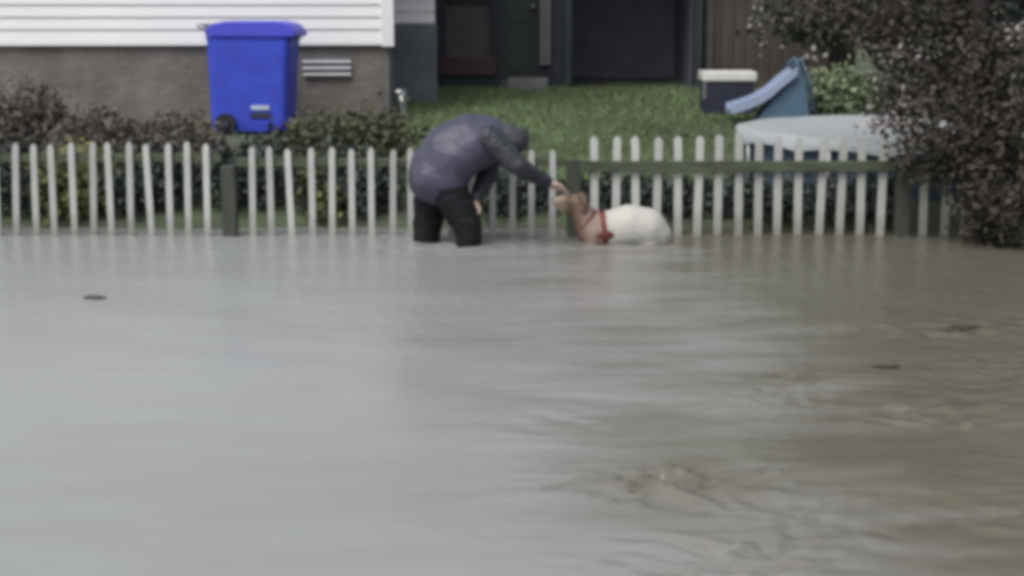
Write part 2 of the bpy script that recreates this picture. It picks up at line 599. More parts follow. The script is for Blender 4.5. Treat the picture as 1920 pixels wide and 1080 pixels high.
HC = at(735, 78, 16.9)
hz = HC.z
house = thing('clapboard_house', 'white clapboard house on a grey concrete foundation behind the blue bin', 'house',
              (HC.x, 16.9, 0), R(5))
MB().box(-7.5, -0.02, 0.0, 0.25, hz, 3.7).build('wall', M['trim'], house)
boards(house, -7.5, -0.11, hz + 0.005, 19, 0.126, M['siding'])
MB().box(-0.11, 0.02, -0.045, 0.10, hz - 0.05, 3.7, 0.006).build('corner_board', M['trim'], house)
MB().box(-7.5, -0.03, 0.02, 0.30, -0.3, hz).build('foundation', M['concrete'], house)
MB().box(-7.5, -0.112, -0.035, 0.0, hz - 0.035, hz + 0.004).build('water_table_board', M['trim'], house)
v = MB().box(-0.92, -0.44, -0.012, 0.02, hz - 0.36, hz - 0.16).build('vent', M['slate'], house)
for k in range(3):
    MB().box(-0.93, -0.43, -0.032, -0.014, hz - 0.345 + k * 0.066, hz - 0.325 + k * 0.066).build('slat', M['trim'], v)
# set-back wing
MB().box(-0.02, 0.50, 1.3, 1.5, 1.42, 3.7).build('wing_wall', M['trim'], house)
boards(house, -0.02, 0.50, 1.435, 18, 0.126, M['siding'], yf=1.298)
MB().box(-0.02, 0.52, 1.26, 1.6, -0.1, 1.42).build('wing_base', M['slate'], house)
MB().box(-0.02, 0.01, 0.10, 1.3, -0.1, 3.7).build('side_wall', M['slate'], house)
rf = MB()
rf.add([(-8.0, -0.5, 3.66), (0.9, -0.5, 3.66), (0.9, 4.5, 5.6), (-8.0, 4.5, 5.6),
        (-8.0, -0.5, 3.80), (0.9, -0.5, 3.80), (0.9, 4.5, 5.74), (-8.0, 4.5, 5.74)],
       [(0, 1, 2, 3), (4, 7, 6, 5), (0, 4, 5, 1), (1, 5, 6, 2), (2, 6, 7, 3), (3, 7, 4, 0)])
rf.build('roof', M['roof'], house)

# small tap on the corner
tp = at(752, 182, 16.65)
tap = thing('garden_tap', 'small white outdoor tap on the dark house corner above the wading person', 'tap', (tp.x, tp.y, tp.z))
MB().tube([(0, 0.3, 0.0), (0, -0.03, 0.0), (0.012, -0.07, -0.015), (0.016, -0.08, -0.05)], 0.018, 8).build('spout', M['whiteplastic'], tap, True)
MB().ball((-0.02, -0.03, 0.055), 0.032, 10, (1, 0.7, 0.8)).build('handle', M['whiteplastic'], tap, True)
MB().tube([(0, 0.0, 0.0), (-0.02, -0.03, 0.05)], 0.010, 6).build('stem', M['galv'], tap, True)
MB().box(-0.035, 0.035, 0.28, 0.34, -tp.z + 0.3, 0.06).build('standpipe_post', M['slate'], tap)


# ------------------------------------------------------------------ dark house with carport (centre)
def gx_at(px, Yd):
    return at(px, 170, Yd).x


D0 = 20.0
dh = thing('dark_house', 'dark charcoal house with an open car bay behind the green lawn', 'house', (0, D0, 0))
xa, xb = gx_at(800, D0), gx_at(1312, D0)
bx0, bx1 = gx_at(1072, D0), gx_at(1300, D0)
wx0, wx1 = gx_at(828, D0), gx_at(928, D0)
dx0, dx1 = gx_at(938, D0), gx_at(1008, D0)
zt = 3.4
wz0, wz1 = at(0, 138, D0).z, at(0, 34, D0).z + 0.25


def wallbox(x0, x1, z0, z1):
    MB().box(x0, x1, 0, 0.2, z0, z1).build('wall', M['darkwall'], dh)


wallbox(xa - 1.2, wx0, 0.2, zt)
wallbox(wx0, wx1, 0.2, wz0)
wallbox(wx0, wx1, wz1, zt)
wallbox(wx1, dx0, 0.2, zt)
wallbox(dx0, dx1, 2.75, zt)
wallbox(dx1, bx0, 0.2, zt)
wallbox(bx0, bx1, 2.9, zt)
wallbox(bx1, xb, 0.2, zt)
win = MB().box(wx0, wx1, 0.09, 0.11, wz0, wz1).build('window', M['blind'], dh)
fr = MB()
fr.box(wx0, wx0 + 0.05, 0.02, 0.09, wz0, wz1).box(wx1 - 0.05, wx1, 0.02, 0.09, wz0, wz1)
fr.box(wx0 + 0.05, wx1 - 0.05, 0.02, 0.09, wz1 - 0.05, wz1)
fr.build('frame', M['darkwall'], win)
MB().box(wx0 - 0.02, wx1 + 0.02, -0.06, 0.085, wz0 - 0.02, wz0 + 0.20, 0.008).build('window_box', M['redbrown'], win)
dr = MB().box(dx0, dx1, 0.10, 0.14, 0.72, 2.75).build('door', M['darkdoor'], dh)
pn = MB()
for k in range(3):
    pn.box(dx0 + 0.09, dx1 - 0.09, 0.085, 0.099, 0.82 + k * 0.62, 1.34 + k * 0.62, 0.004)
pn.build('panel', M['darkdoor'], dr)
MB().ball((dx1 - 0.06, 0.06, 1.62), 0.03).build('handle', M['galv'], dr, True)
MB().box(dx1 + 0.02, dx1 + 0.16, -0.10, -0.005, at(0, 122, D0).z, 2.9, 0.008).build('door_post', M['frame_grey'], dh)
MB().box(dx0 + 0.1, dx1 + 0.12, -0.40, -0.01, 0.60, 0.76, 0.012).build('doorstep', M['step'], dh)
# open bay interior
MB().box(bx0 - 0.12, bx0, 0.2, 4.2, 0.4, 3.0).build('bay_wall', M['baywall'], dh)
MB().box(bx1, bx1 + 0.12, 0.2, 4.2, 0.4, 3.0).build('bay_wall', M['baywall'], dh)
MB().box(bx0, bx1, 2.4, 2.6, 0.4, 2.9).build('bay_wall', M['baywall'], dh)
MB().box(bx0, bx1, 0.2, 4.0, 2.9, 3.0).build('bay_ceiling', M['baywall'], dh)
MB().box(bx0 - 0.10, bx0 - 0.005, -0.04, -0.003, 0.5, 2.98, 0.005).build('bay_frame', M['darkdoor'], dh)
MB().box(bx1 + 0.005, bx1 + 0.10, -0.04, -0.003, 0.5, 2.98, 0.005).build('bay_frame', M['darkdoor'], dh)
rf = MB()
rf.add([(xa - 1.4, -0.6, 3.40), (xb + 0.3, -0.6, 3.40), (xb + 0.3, 5.0, 5.2), (xa - 1.4, 5.0, 5.2),
        (xa - 1.4, -0.6, 3.54), (xb + 0.3, -0.6, 3.54), (xb + 0.3, 5.0, 5.34), (xa - 1.4, 5.0, 5.34)],
       [(0, 1, 2, 3), (4, 7, 6, 5), (0, 4, 5, 1), (1, 5, 6, 2), (2, 6, 7, 3), (3, 7, 4, 0)])
rf.build('roof', M['roof'], dh)

# ------------------------------------------------------------------ brown shed right of it
sx0, sx1 = xb + 0.12, gx_at(1600, 20.3)
shed = thing('brown_shed', 'brown timber shed wall beside the dark house, above the white box lid', 'shed', (0, 20.2, 0))
MB().box(sx0, sx1, 0.03, 2.5, 0.4, 2.9).build('body', M['brownwood'], shed)
nb = 12
pw = (sx1 - sx0) / nb
bme = MB().box(0.004, pw - 0.004, 0.0, 0.028, 0.45, 2.88, 0.003).mesh('plank', M['brownwood'])
for k in range(nb):
    o = link('plank', bme, shed)
    o.location = (sx0 + k * pw, -0.004 * (k % 3), 0)
MB().box(sx0 - 0.05, sx0 + 0.05, -0.05, -0.014, 0.45, 2.9, 0.004).build('corner_post', M['frame_grey'], shed)
MB().box(sx0 - 0.2, sx1 + 0.2, -0.3, 2.7, 2.92, 3.02).build('roof', M['roof'], shed)


# ------------------------------------------------------------------ foliage
def leaves(mb, cen, rad, n, size, rnd, flat=0.0, shell=0.35, aspect=1.6):
    """n leaf faces in an ellipsoid volume, denser towards its shell, drawn together in small sprays."""
    cen = Vector(cen)
    k = 0
    while k < n:
        d = Vector((rnd.gauss(0, 1), rnd.gauss(0, 1), rnd.gauss(0, 1))).normalized()
        rr = lerp(shell, 1.0, rnd.random() ** 0.6)
        rr *= 1 + 0.30 * mnoise.noise(d * 2.2 + cen)
        c = cen + Vector((d.x * rad[0], d.y * rad[1], d.z * rad[2])) * rr
        m = rnd.randint(4, 9)
        for _ in range(m):
            p = c + Vector((rnd.gauss(0, 1), rnd.gauss(0, 1), rnd.gauss(0, 1))) * size * 1.7
            a = Vector((rnd.gauss(0, 1), rnd.gauss(0, 1), rnd.gauss(0, 1) - flat)).normalized()
            u = a.cross(Vector((rnd.gauss(0, 1), rnd.gauss(0, 1), rnd.gauss(0, 1)))).normalized()
            s = size * rnd.uniform(0.6, 1.4)
            nn = a.cross(u)
            mb.add([p - a * s * aspect * 0.5, p + u * s * 0.5 + nn * s * 0.12, p + a * s * aspect * 0.5, p - u * s * 0.5 + nn * s * 0.12],
                   [(0, 1, 2), (0, 2, 3)])
            k += 1


def shrub(name, label, cat, base, blobs, leaf, n, size, stemmat='bark', group=None, seed=0, flower=None, nf=0, stems=6):
    dry = leaf == 'drybrush'
    stems = 34 if dry else stems
    rnd = random.Random(seed)
    base = Vector(base)
    root = thing(name, label, cat, base, 0, group)
    st = MB()
    for k in range(stems):
        bl = blobs[k % len(blobs)]
        c = Vector(bl[0]) - base
        e = c + Vector((rnd.uniform(-.6, .6) * bl[1][0], rnd.uniform(-.6, .6) * bl[1][1], rnd.uniform(0, .7) * bl[1][2]))
        s = Vector((rnd.uniform(-.07, .07), rnd.uniform(-.05, .05), -0.08))
        mid = s.lerp(e, 0.5) + Vector((rnd.uniform(-.06, .06), rnd.uniform(-.05, .05), 0.04))
        st.tube([s, mid, e], [0.014, 0.010, 0.004], 5)
    st.build('stem', M[stemmat], root)
    mb = MB()
    tot = sum(b_[1][0] * b_[1][2] for b_ in blobs)
    for c, r in blobs:
        leaves(mb, Vector(c) - base, r, int(n * r[0] * r[2] / tot), size, rnd, aspect=3.2 if dry else 1.6)
    mb.build('foliage', M[leaf], root, fix=False)
    if flower:
        fb = MB()
        for c, r in blobs:
            leaves(fb, Vector(c) - base, [q * 1.03 for q in r], int(nf * r[0] * r[2] / tot), size * 0.9, rnd, shell=0.85)
        fb.build('flower', M[flower], root, fix=False)['kind'] = 'stuff'
    return root


def gbase(px, Yd):
    x = at(px, 300, Yd).x
    return Vector((x, Yd, ground_z(x, Yd)))


def S(name, label, px, Yd, ytop, wpx, leaf, n, size, seed, flower=None, nf=0, cat='shrub', group=None, ybot=None):
    bz = gbase(px, Yd)
    top = at(px, ytop, Yd).z
    k = Yd / F_PX
    hw = wpx * k / 2
    h = max(0.15, top - bz.z)
    blobs = [((bz.x, Yd, bz.z + h * 0.50), (hw, 0.32, h * 0.50)),
             ((bz.x - hw * .45, Yd - .1, bz.z + h * 0.42), (hw * .6, 0.28, h * 0.42)),
             ((bz.x + hw * .45, Yd + .05, bz.z + h * 0.40), (hw * .6, 0.28, h * 0.46))]
    return shrub(name, label, cat, bz, blobs, leaf, n, size, seed=seed, flower=flower, nf=nf, group=group)


S('dry_shrub', 'brown dry shrub with dull pink flowers at the far left behind the fence', 45, 13.0, 160, 190, 'drybrush', 4200, 0.026, 1, 'pinkflower', 260)
S('dry_shrub', 'brown dry shrub behind the fence, second from the left edge', 185, 12.7, 212, 170, 'drybrush', 3600, 0.026, 2)
S('dry_shrub', 'brown dry shrub behind the fence just left of the blue bin', 330, 12.9, 218, 190, 'drybrush', 3800, 0.026, 3)
S('olive_shrub', 'olive shrub below the right side of the blue bin, behind the fence', 590, 13.0, 228, 170, 'olive', 2200, 0.04, 4)
S('olive_shrub', 'olive shrub behind the fence left of the wading person', 705, 13.3, 205, 130, 'olive', 2000, 0.04, 5)
S('low_bush', 'low dark teal bush close behind the leftmost pickets', 50, 12.0, 275, 160, 'darkleaf', 1500, 0.04, 6)
S('yellow_plant', 'yellow green leafy plant seen between the left pickets', 145, 11.95, 278, 120, 'yellowleaf', 1300, 0.045, 7, cat='plant')
S('low_bush', 'low dark bush between pickets, left of the dark post', 280, 12.0, 282, 180, 'darkleaf', 1500, 0.04, 8)
S('low_bush', 'low dark bush behind the fence below the blue bin', 480, 12.1, 270, 180, 'darkleaf', 1500, 0.04, 9)
S('low_bush', 'low dark bush behind the pickets left of the wading person', 660, 12.0, 285, 190, 'darkleaf', 1500, 0.04, 10)
S('yellow_plant', 'small yellow green plant between pickets right of the blue bin', 612, 11.9, 315, 60, 'yellowleaf', 400, 0.04, 12, cat='plant')
S('low_bush', 'low dark bush behind the pickets under the reaching arm', 960, 12.0, 335, 190, 'darkleaf', 1300, 0.04, 13)
S('low_bush', 'low dark bush behind the pickets right of the dog', 1290, 12.0, 350, 230, 'darkleaf', 1500, 0.04, 14)
S('low_bush', 'added low bush darkening the picket gaps directly above the dog back', 1150, 12.0, 355, 170, 'darkleaf', 1200, 0.04, 41)  # this and the two below are added to darken the picket gaps
S('low_bush', 'added low bush darkening the picket gaps before the blue pool wall', 1480, 11.75, 365, 230, 'darkleaf', 1400, 0.04, 42)
S('low_bush', 'added low bush darkening the last clear picket gaps left of the purple tree', 1620, 11.7, 345, 130, 'darkleaf', 1000, 0.04, 43)
S('pale_bush', 'rounded pale green bush beyond the pale pool cover', 1568, 17.2, 138, 130, 'palegreen', 3000, 0.045, 16)


def tree(name, label, base, trunk, limbs, blobs, leaf, n, size, seed, blossom=None, nb_=0, bsize=0.03, bblobs=None):
    rnd = random.Random(seed)
    base = Vector(base)
    root = thing(name, label, 'tree', base)
    tr = MB()
    tr.tube([Vector(p) - base for p, r in trunk], [r for p, r in trunk], 10)
    tr.build('trunk', M['bark'], root, True)
    for l in limbs:
        q = MB()
        q.tube([Vector(p) - base for p, r in l], [r for p, r in l], 7)
        q.build('limb', M['bark'], root, True)
    mb = MB()
    tot = sum(b_[1][0] * b_[1][2] * (b_[2] if len(b_) > 2 else 1) for b_ in blobs)
    for b_ in blobs:
        wgt = b_[2] if len(b_) > 2 else 1
        leaves(mb, Vector(b_[0]) - base, b_[1], int(n * b_[1][0] * b_[1][2] * wgt / tot), size, rnd)
    mb.build('crown', M[leaf], root, fix=False)
    if blossom:
        fb = MB()
        for c, r, k in bblobs:
            leaves(fb, Vector(c) - base, r, k, bsize, rnd, shell=0.3)
        fb.build('blossom', M[blossom], root, fix=False)['kind'] = 'stuff'
    return root


# purple-leaved tree over the right end of the fence
tb = Vector((3.22, 10.95, -0.40))
trunk = [(tb, 0.10), ((3.20, 10.95, 0.3), 0.085), ((3.14, 10.98, 1.0), 0.075), ((3.18, 11.0, 1.8), 0.06), ((3.3, 11.0, 2.7), 0.05), ((3.6, 11.1, 4.6), 0.02)]
limbs = []
for e in [(2.0, 11.2, 1.75), (2.5, 10.8, 1.35), (3.9, 10.9, 2.0), (2.7, 11.6, 2.4), (2.45, 11.1, 2.6), (4.0, 11.3, 1.2), (2.6, 10.9, 0.8)]:
    e = Vector(e)
    s = Vector((3.16, 10.97, 0.45 + 0.35 * (e.z - 0.4)))
    limbs.append([(s, 0.035), (s.lerp(e, 0.5) + Vector((0, 0, 0.10)), 0.022), (e, 0.008)])
B = []


def blob(px, py, Yd, rx, rz, ry=0.4, wgt=1.0):
    k = Yd / F_PX
    B.append((tuple(at(px, py, Yd)), (rx * k, ry, rz * k), wgt))


blob(1885, 330, 10.75, 95, 140, 0.38, 1.4)
blob(1790, 235, 11.0, 120, 110, 0.42, 1.2)
blob(1890, 150, 11.0, 130, 110, 0.5, 1.2)
blob(1720, 60, 11.3, 140, 80, 0.5, 0.9)
blob(1610, 20, 11.3, 120, 60, 0.45, 0.45)
blob(1490, 10, 11.5, 90, 45, 0.4, 0.40)
blob(1700, 180, 11.3, 60, 75, 0.3, 0.6)
blob(1900, 425, 10.7, 70, 45, 0.25, 0.8)
blob(1745, 300, 11.0, 60, 50, 0.2, 0.4)
B += [((3.5, 11.0, 2.3), (1.0, 0.9, 0.6), 0.5), ((2.8, 11.2, 2.6), (0.9, 0.8, 0.6), 0.5), ((4.4, 11.0, 1.5), (0.8, 0.7, 1.0), 0.5),
      ((3.4, 11.0, 3.2), (0.9, 0.8, 0.6), 0.4), ((4.3, 10.9, 2.6), (0.8, 0.8, 0.7), 0.4), ((5.2, 11.2, 2.0), (0.9, 0.9, 1.3), 0.35), ((3.0, 11.2, 4.0), (1.1, 0.9, 0.8), 0.35), ((4.2, 11.2, 3.9), (1.2, 0.9, 0.9), 0.35), ((3.6, 11.2, 4.9), (1.0, 0.9, 0.7), 0.35)]  # unseen upper crown, enlarged to darken what the right-hand water reflects
BB = [(tuple(at(1700, 240, 10.8)), (0.30, 0.25, 0.07), 60), (tuple(at(1625, 235, 10.9)), (0.10, 0.2, 0.07), 26),
      (tuple(at(1425, 45, 11.3)), (0.12, 0.2, 0.14), 26), (tuple(at(1890, 60, 10.8)), (0.12, 0.2, 0.16), 30),
      (tuple(at(1680, 90, 11.0)), (0.35, 0.3, 0.12), 40), (tuple(at(1520, 110, 11.2)), (0.10, 0.2, 0.06), 16), (tuple(at(1670, 180, 11.0)), (0.15, 0.2, 0.2), 24)]
TREEP = tree('purple_tree', 'dark purple leaved tree with pale blossom over the right end of the fence', tb, trunk, limbs, B,
     'purple', 46000, 0.034, 21, 'blossom', 0, 0.026, BB)

# dark evergreen between shed and purple tree
eb = gbase(1565, 18.6)
tr_ = [(eb - Vector((0, 0, .1)), 0.12), (eb + Vector((0.02, 0, 1.5)), 0.09), (eb + Vector((0, 0, 4.6)), 0.02)]
eB = []
for k in range(9):
    zz = eb.z + 0.95 + 0.42 * k
    rr = 0.85 * (1 - k / 10.5) + 0.1
    eB.append(((eb.x + 0.1 * math.sin(k * 2.1), eb.y, zz), (rr, rr, 0.30)))
tree('evergreen_tree', 'dark green evergreen between the brown shed and the purple tree', eb, tr_, [], eB, 'conifer', 9000, 0.06, 31)
eb2 = gbase(1790, 19.2)
eB = [((eb2.x + dx, eb2.y, eb2.z + z), (r_, r_, h_)) for dx, z, r_, h_ in
      [(0, 0.9, 0.9, 0.7), (-.5, 1.7, 0.9, 0.7), (.5, 1.9, 1.0, 0.8), (0, 2.9, 1.2, 0.8), (-.3, 3.8, 0.8, .6), (1.2, 1.2, 0.9, 0.9)]]
tree('leafy_tree', 'dark leafy tree far behind the purple tree at the right', eb2,
     [(eb2 - Vector((0, 0, .1)), 0.14), (eb2 + Vector((0.05, 0, 1.6)), 0.11), (eb2 + Vector((0, 0, 3.6)), 0.03)],
     [], eB, 'darkleaf', 8000, 0.07, 33)

# grass on the lawn (uncountable)
rnd = random.Random(5)
gb = MB()
for k in range(42000):
    x = rnd.uniform(-1.6, 3.4)
    y = 12.25 + (19.9 - 12.25) * rnd.random() ** 1.15
    if 1.7 < x and 11.7 < y < 15.4:
        continue
    z = ground_z(x, y) - 0.005
    h = rnd.uniform(0.03, 0.075) * (1.4 if y < 12.2 else 1)
    a = rnd.uniform(0, 6.283)
    wv = 0.006 * (1 + 0.06 * (y - 11))
    lx, ly = rnd.gauss(0, .025), rnd.gauss(0, .025)
    gb.add([(x - math.cos(a) * wv, y - math.sin(a) * wv, z), (x + math.cos(a) * wv, y + math.sin(a) * wv, z), (x + lx, y + ly, z + h)], [(0, 1, 2)])
gr = gb.build('lawn_grass', M['grass'], fix=False)
gr['kind'] = 'stuff'
tag(gr, 'short green lawn grass rising behind the white picket fence', 'grass')

# ------------------------------------------------------------------ picket fence
FY = 11.22
fence = thing('picket_fence', 'white picket fence with dark posts and rail standing in flood water', 'fence', (0, FY, 0))
postx = [at(p, 360, FY).x for p in (-195, 430, 1076, 1693)]
postx.append(postx[-1] + 2.32)
rndp = random.Random(8)


def picket_mesh(h, wd):
    q = MB()
    hw = wd / 2
    q.prism([(-hw, -0.55), (hw, -0.55), (hw, h - 0.022), (0.35 * hw, h), (-0.35 * hw, h), (-hw, h - 0.022)], -0.011, 0.011, 'y')
    return q.mesh('picket', M['picket'])


ztop_r = at(960, 256, FY).z
ztop_l = at(960, 268, FY).z
pm = {}
for i in range(len(postx) - 1):
    a, b_ = postx[i], postx[i + 1]
    n = 15 if i > 0 else 16
    if i == 1:
        n = 16
    right = i >= 2
    h = ztop_r if right else ztop_l
    wd = 0.054 if right else 0.043
    if (h, wd) not in pm:
        pm[(h, wd)] = picket_mesh(h, wd)
    first, last = a + 0.155, b_ - 0.155
    for k in range(n):
        x = first + (last - first) * k / (n - 1)
        o = link('picket', pm[(h, wd)], fence)
        o.location = (x + rndp.gauss(0, 0.004), rndp.gauss(0, 0.002), rndp.gauss(0, 0.008) - (0.0 if right else 0.05 * max(0, i * 2 + k / n - 0.6) / 2.5))
        o.rotation_euler = (0, R(rndp.gauss(0, 0.75)), 0)
    if right:
        z0, z1 = at(0, 321, FY).z, at(0, 301, FY).z
    else:
        z0, z1 = at(0, 278 + 8 * i, FY).z, at(0, 262 + 8 * i, FY).z
    yr = -0.050 if right else 0.014
    MB().box(a + 0.055, b_ - 0.055, yr, yr + 0.036, z0 - (0 if right else 0.10), z1 - (0 if right else 0.10), 0.006).build('rail', M['rail'], fence)
    MB().box(a + 0.055, b_ - 0.055, 0.014, 0.050, -0.32, -0.24).build('rail', M['rail'], fence)
for i, x in enumerate(postx):
    q = MB()
    q.box(x - 0.050, x + 0.050, -0.052, 0.052, -0.6, (ztop_r if i > 1 else ztop_l) - 0.16, 0.008)
    q.build('post', M['post'], fence)

# ------------------------------------------------------------------ blue wheelie bin (seen side on)
by = 15.9
bl = at(488, 243, by)
wb = thing('wheelie_bin', 'blue plastic wheelie bin standing against the grey house foundation', 'bin', (bl.x, by, ground_z(bl.x, by)), R(-4))
q = MB()
# side profile in x (back = -x with handle, front = +x), lofted body
prof = [(0.02, 0.72, 0.52), (0.10, 0.75, 0.54), (0.55, 0.78, 0.56), (0.90, 0.82, 0.58), (0.93, 0.86, 0.60)]
rings = []
for z, L, W in prof:
    c = 0.06
    xb_, xf = -0.40 - (L - 0.62) * 0.25, -0.40 + L - (L - 0.62) * 0.25
    pts = []
    for (cx_, cy_, a0) in [(xf - c, W / 2 - c, 0), (xb_ + c, W / 2 - c, 90), (xb_ + c, -W / 2 + c, 180), (xf - c, -W / 2 + c, 270)]:
        for s_ in range(4):
            an = R(a0 + 30 * s_)
            pts.append((cx_ + c * math.cos(an), cy_ + c * math.sin(an), z))
    rings.append(pts)
nn = len(rings[0])
q.v = [p for r_ in rings for p in r_]
for i in range(len(rings) - 1):
    for k in range(nn):
        q.f.append((i * nn + k, i * nn + (k + 1) % nn, (i + 1) * nn + (k + 1) % nn, (i + 1) * nn + k))
q.f.append(tuple(range(nn))[::-1])
q.f.append(tuple((len(rings) - 1) * nn + k for k in range(nn)))
q.build('body', M['bin'], wb)
lid = MB()
lp = [(-0.445, 0.935), (0.42, 0.935), (0.435, 0.95), (0.42, 1.00), (0.36, 1.055), (0.24, 1.085), (-0.25, 1.085), (-0.38, 1.06), (-0.45, 1.00)]
lid.prism(lp, -0.305, 0.305, 'y')
lo = lid.build('lid', M['binlid'], wb)
bv = lo.modifiers.new('bevel', 'BEVEL')
bv.width = 0.02
bv.segments = 2
MB().tube([(-0.43, -0.22, 0.99), (-0.53, -0.22, 1.04), (-0.53, 0.22, 1.04), (-0.43, 0.22, 0.99)], 0.020, 8).build('handle', M['galv'], wb, True)
for s_ in (-1, 1):
    q = MB()
    q.tube([(-0.27, s_ * 0.25 - 0.03, 0.10), (-0.27, s_ * 0.25 + 0.03, 0.10)], 0.10, 18)
    wh = q.build('wheel', M['rubber'], wb)
    wh.location = (0, s_ * 0.055, 0)
    MB().tube([(-0.27, s_ * 0.31 - 0.012, 0.10), (-0.27, s_ * 0.31 + 0.012, 0.10)], 0.045, 14).build('hub', M['navybox'], wh)
MB().box(-0.02, 0.16, -0.289, -0.276, 0.235, 0.275, 0.003).build('label_plate', M['sticker'], wb)
MB().box(-0.03, 0.17, -0.287, -0.274, 0.155, 0.205, 0.003).build('grip_recess', M['navybox'], wb)

# ------------------------------------------------------------------ box with white lid, slide, pool
ub = 17.4
p0 = at(1362, 205, ub)
gz = ground_z(p0.x, ub)
bw = 100 * ub / F_PX
bh = at(0, 131, ub).z - gz
box_ = thing('storage_box', 'dark navy storage box with white lid beside the pale blue slide', 'box', (p0.x, ub, gz - 0.01))
MB().box(-bw * .46, bw * .46, -0.2, 0.2, 0, bh - 0.105, 0.012).build('body', M['navybox'], box_)
MB().box(-bw * .5, bw * .5, -0.225, 0.225, bh - 0.105, bh, 0.02).build('lid', M['whiteplastic'], box_)
MB().box(-bw * .5, -bw * .42, -0.222, -0.202, bh - 0.30, bh - 0.108, 0.006).build('strap', M['frame_grey'], box_)

sb_y = 16.5
sA, sBm, sC = at(1488, 132, sb_y), at(1425, 180, sb_y), at(1366, 203, sb_y)
sg = ground_z(sBm.x, sb_y)
sl = thing('toddler_slide', 'small pale blue plastic slide with steel blue base behind the pool', 'slide', (sBm.x, sb_y, sg))
pth = [sA, at(1462, 152, sb_y), at(1440, 172, sb_y), at(1415, 187, sb_y), at(1388, 197, sb_y), sC]
pth = [rel(sl, p) for p in pth]
q = MB()
for wy0, wy1, up in [(-0.19, 0.19, 0.0), (-0.23, -0.19, 0.045), (0.19, 0.23, 0.045)]:
    prof = [(p.x, p.z + up) for p in pth] + [(p.x, p.z - 0.045) for p in reversed(pth)]
    for i in range(len(pth) - 1):
        a, b_ = pth[i], pth[i + 1]
        q.add([(a.x, wy0, a.z + up), (b_.x, wy0, b_.z + up), (b_.x, wy0, b_.z - .045), (a.x, wy0, a.z - .045),
               (a.x, wy1, a.z + up), (b_.x, wy1, b_.z + up), (b_.x, wy1, b_.z - .045), (a.x, wy1, a.z - .045)],
              [(0, 1, 2, 3), (7, 6, 5, 4), (0, 4, 5, 1), (3, 2, 6, 7), (0, 3, 7, 4), (1, 5, 6, 2)])
q.build('chute', M['slide'], sl)
e0 = rel(sl, sA)
q = MB()
q.prism([(rel(sl, at(1410, 195, sb_y)).x, 0.0), (e0.x + 0.16, 0.0), (e0.x + 0.08, e0.z - 0.06), (e0.x, e0.z - 0.06),
         (rel(sl, at(1445, 175, sb_y)).x, rel(sl, at(1445, 175, sb_y)).z - 0.055)], -0.17, 0.17, 'y')
q.build('base', M['slidebody'], sl)
for s_ in (-1, 1):
    MB().tube([(e0.x + 0.24, s_ * .17, 0), (e0.x + 0.09, s_ * .17, e0.z), (e0.x + 0.04, s_ * .17, e0.z + 0.12), (e0.x - 0.04, s_ * .19, e0.z + 0.05)], 0.018, 8).build('handrail', M['slidebody'], sl, True)
for k in range(2):
    t_ = (k + 1) / 3
    MB().tube([(e0.x + 0.24 - 0.15 * t_, -0.17, e0.z * t_), (e0.x + 0.24 - 0.15 * t_, 0.17, e0.z * t_)], 0.016, 8).build('rung', M['slidebody'], sl, True)

pc = Vector((3.58, 13.55, 0.15))
pool = thing('garden_pool', 'round garden pool with dark blue wall and pale cover behind the fence', 'pool', pc)
PR, PH = 1.62, 0.42
q = MB()
ns = 40
for zz in (-0.05, PH):
    for k in range(ns):
        q.v.append((PR * math.cos(2 * math.pi * k / ns), PR * math.sin(2 * math.pi * k / ns), zz))
for k in range(ns):
    q.f.append((k, (k + 1) % ns, ns + (k + 1) % ns, ns + k))
q.build('wall', M['poolside'], pool)
q = MB()
nr = 14
for i in range(nr + 1):
    r_ = (PR + 0.05) * i / nr
    for k in range(ns):
        a = 2 * math.pi * k / ns
        zz = PH + 0.006 - 0.05 * (1 - (r_ / PR) ** 2) + 0.016 * mnoise.noise(Vector((r_ * math.cos(a) * 2.2, r_ * math.sin(a) * 2.2, 1)))
        q.v.append((r_ * math.cos(a), r_ * math.sin(a), zz + 0.02))
for i in range(nr):
    for k in range(ns):
        q.f.append((i * ns + k, i * ns + (k + 1) % ns, (i + 1) * ns + (k + 1) % ns, (i + 1) * ns + k))
o_ = len(q.v)
for k in range(ns):
    a = 2 * math.pi * k / ns
    rr = PR + 0.055
    q.v.append((rr * math.cos(a), rr * math.sin(a), PH - 0.06 - 0.03 * (k % 3 == 0)))
for k in range(ns):
    q.f.append((nr * ns + k, nr * ns + (k + 1) % ns, o_ + (k + 1) % ns, o_ + k))
q.build('cover', M['cover'], pool, True)
for k in range(10):
    a = 2 * math.pi * (k + .3) / 10
    MB().tube([((PR + .03) * math.cos(a), (PR + .03) * math.sin(a), -0.04), ((PR + .03) * math.cos(a), (PR + .03) * math.sin(a), PH - .05)], 0.022, 8).build('upright', M['galv'], pool, True)


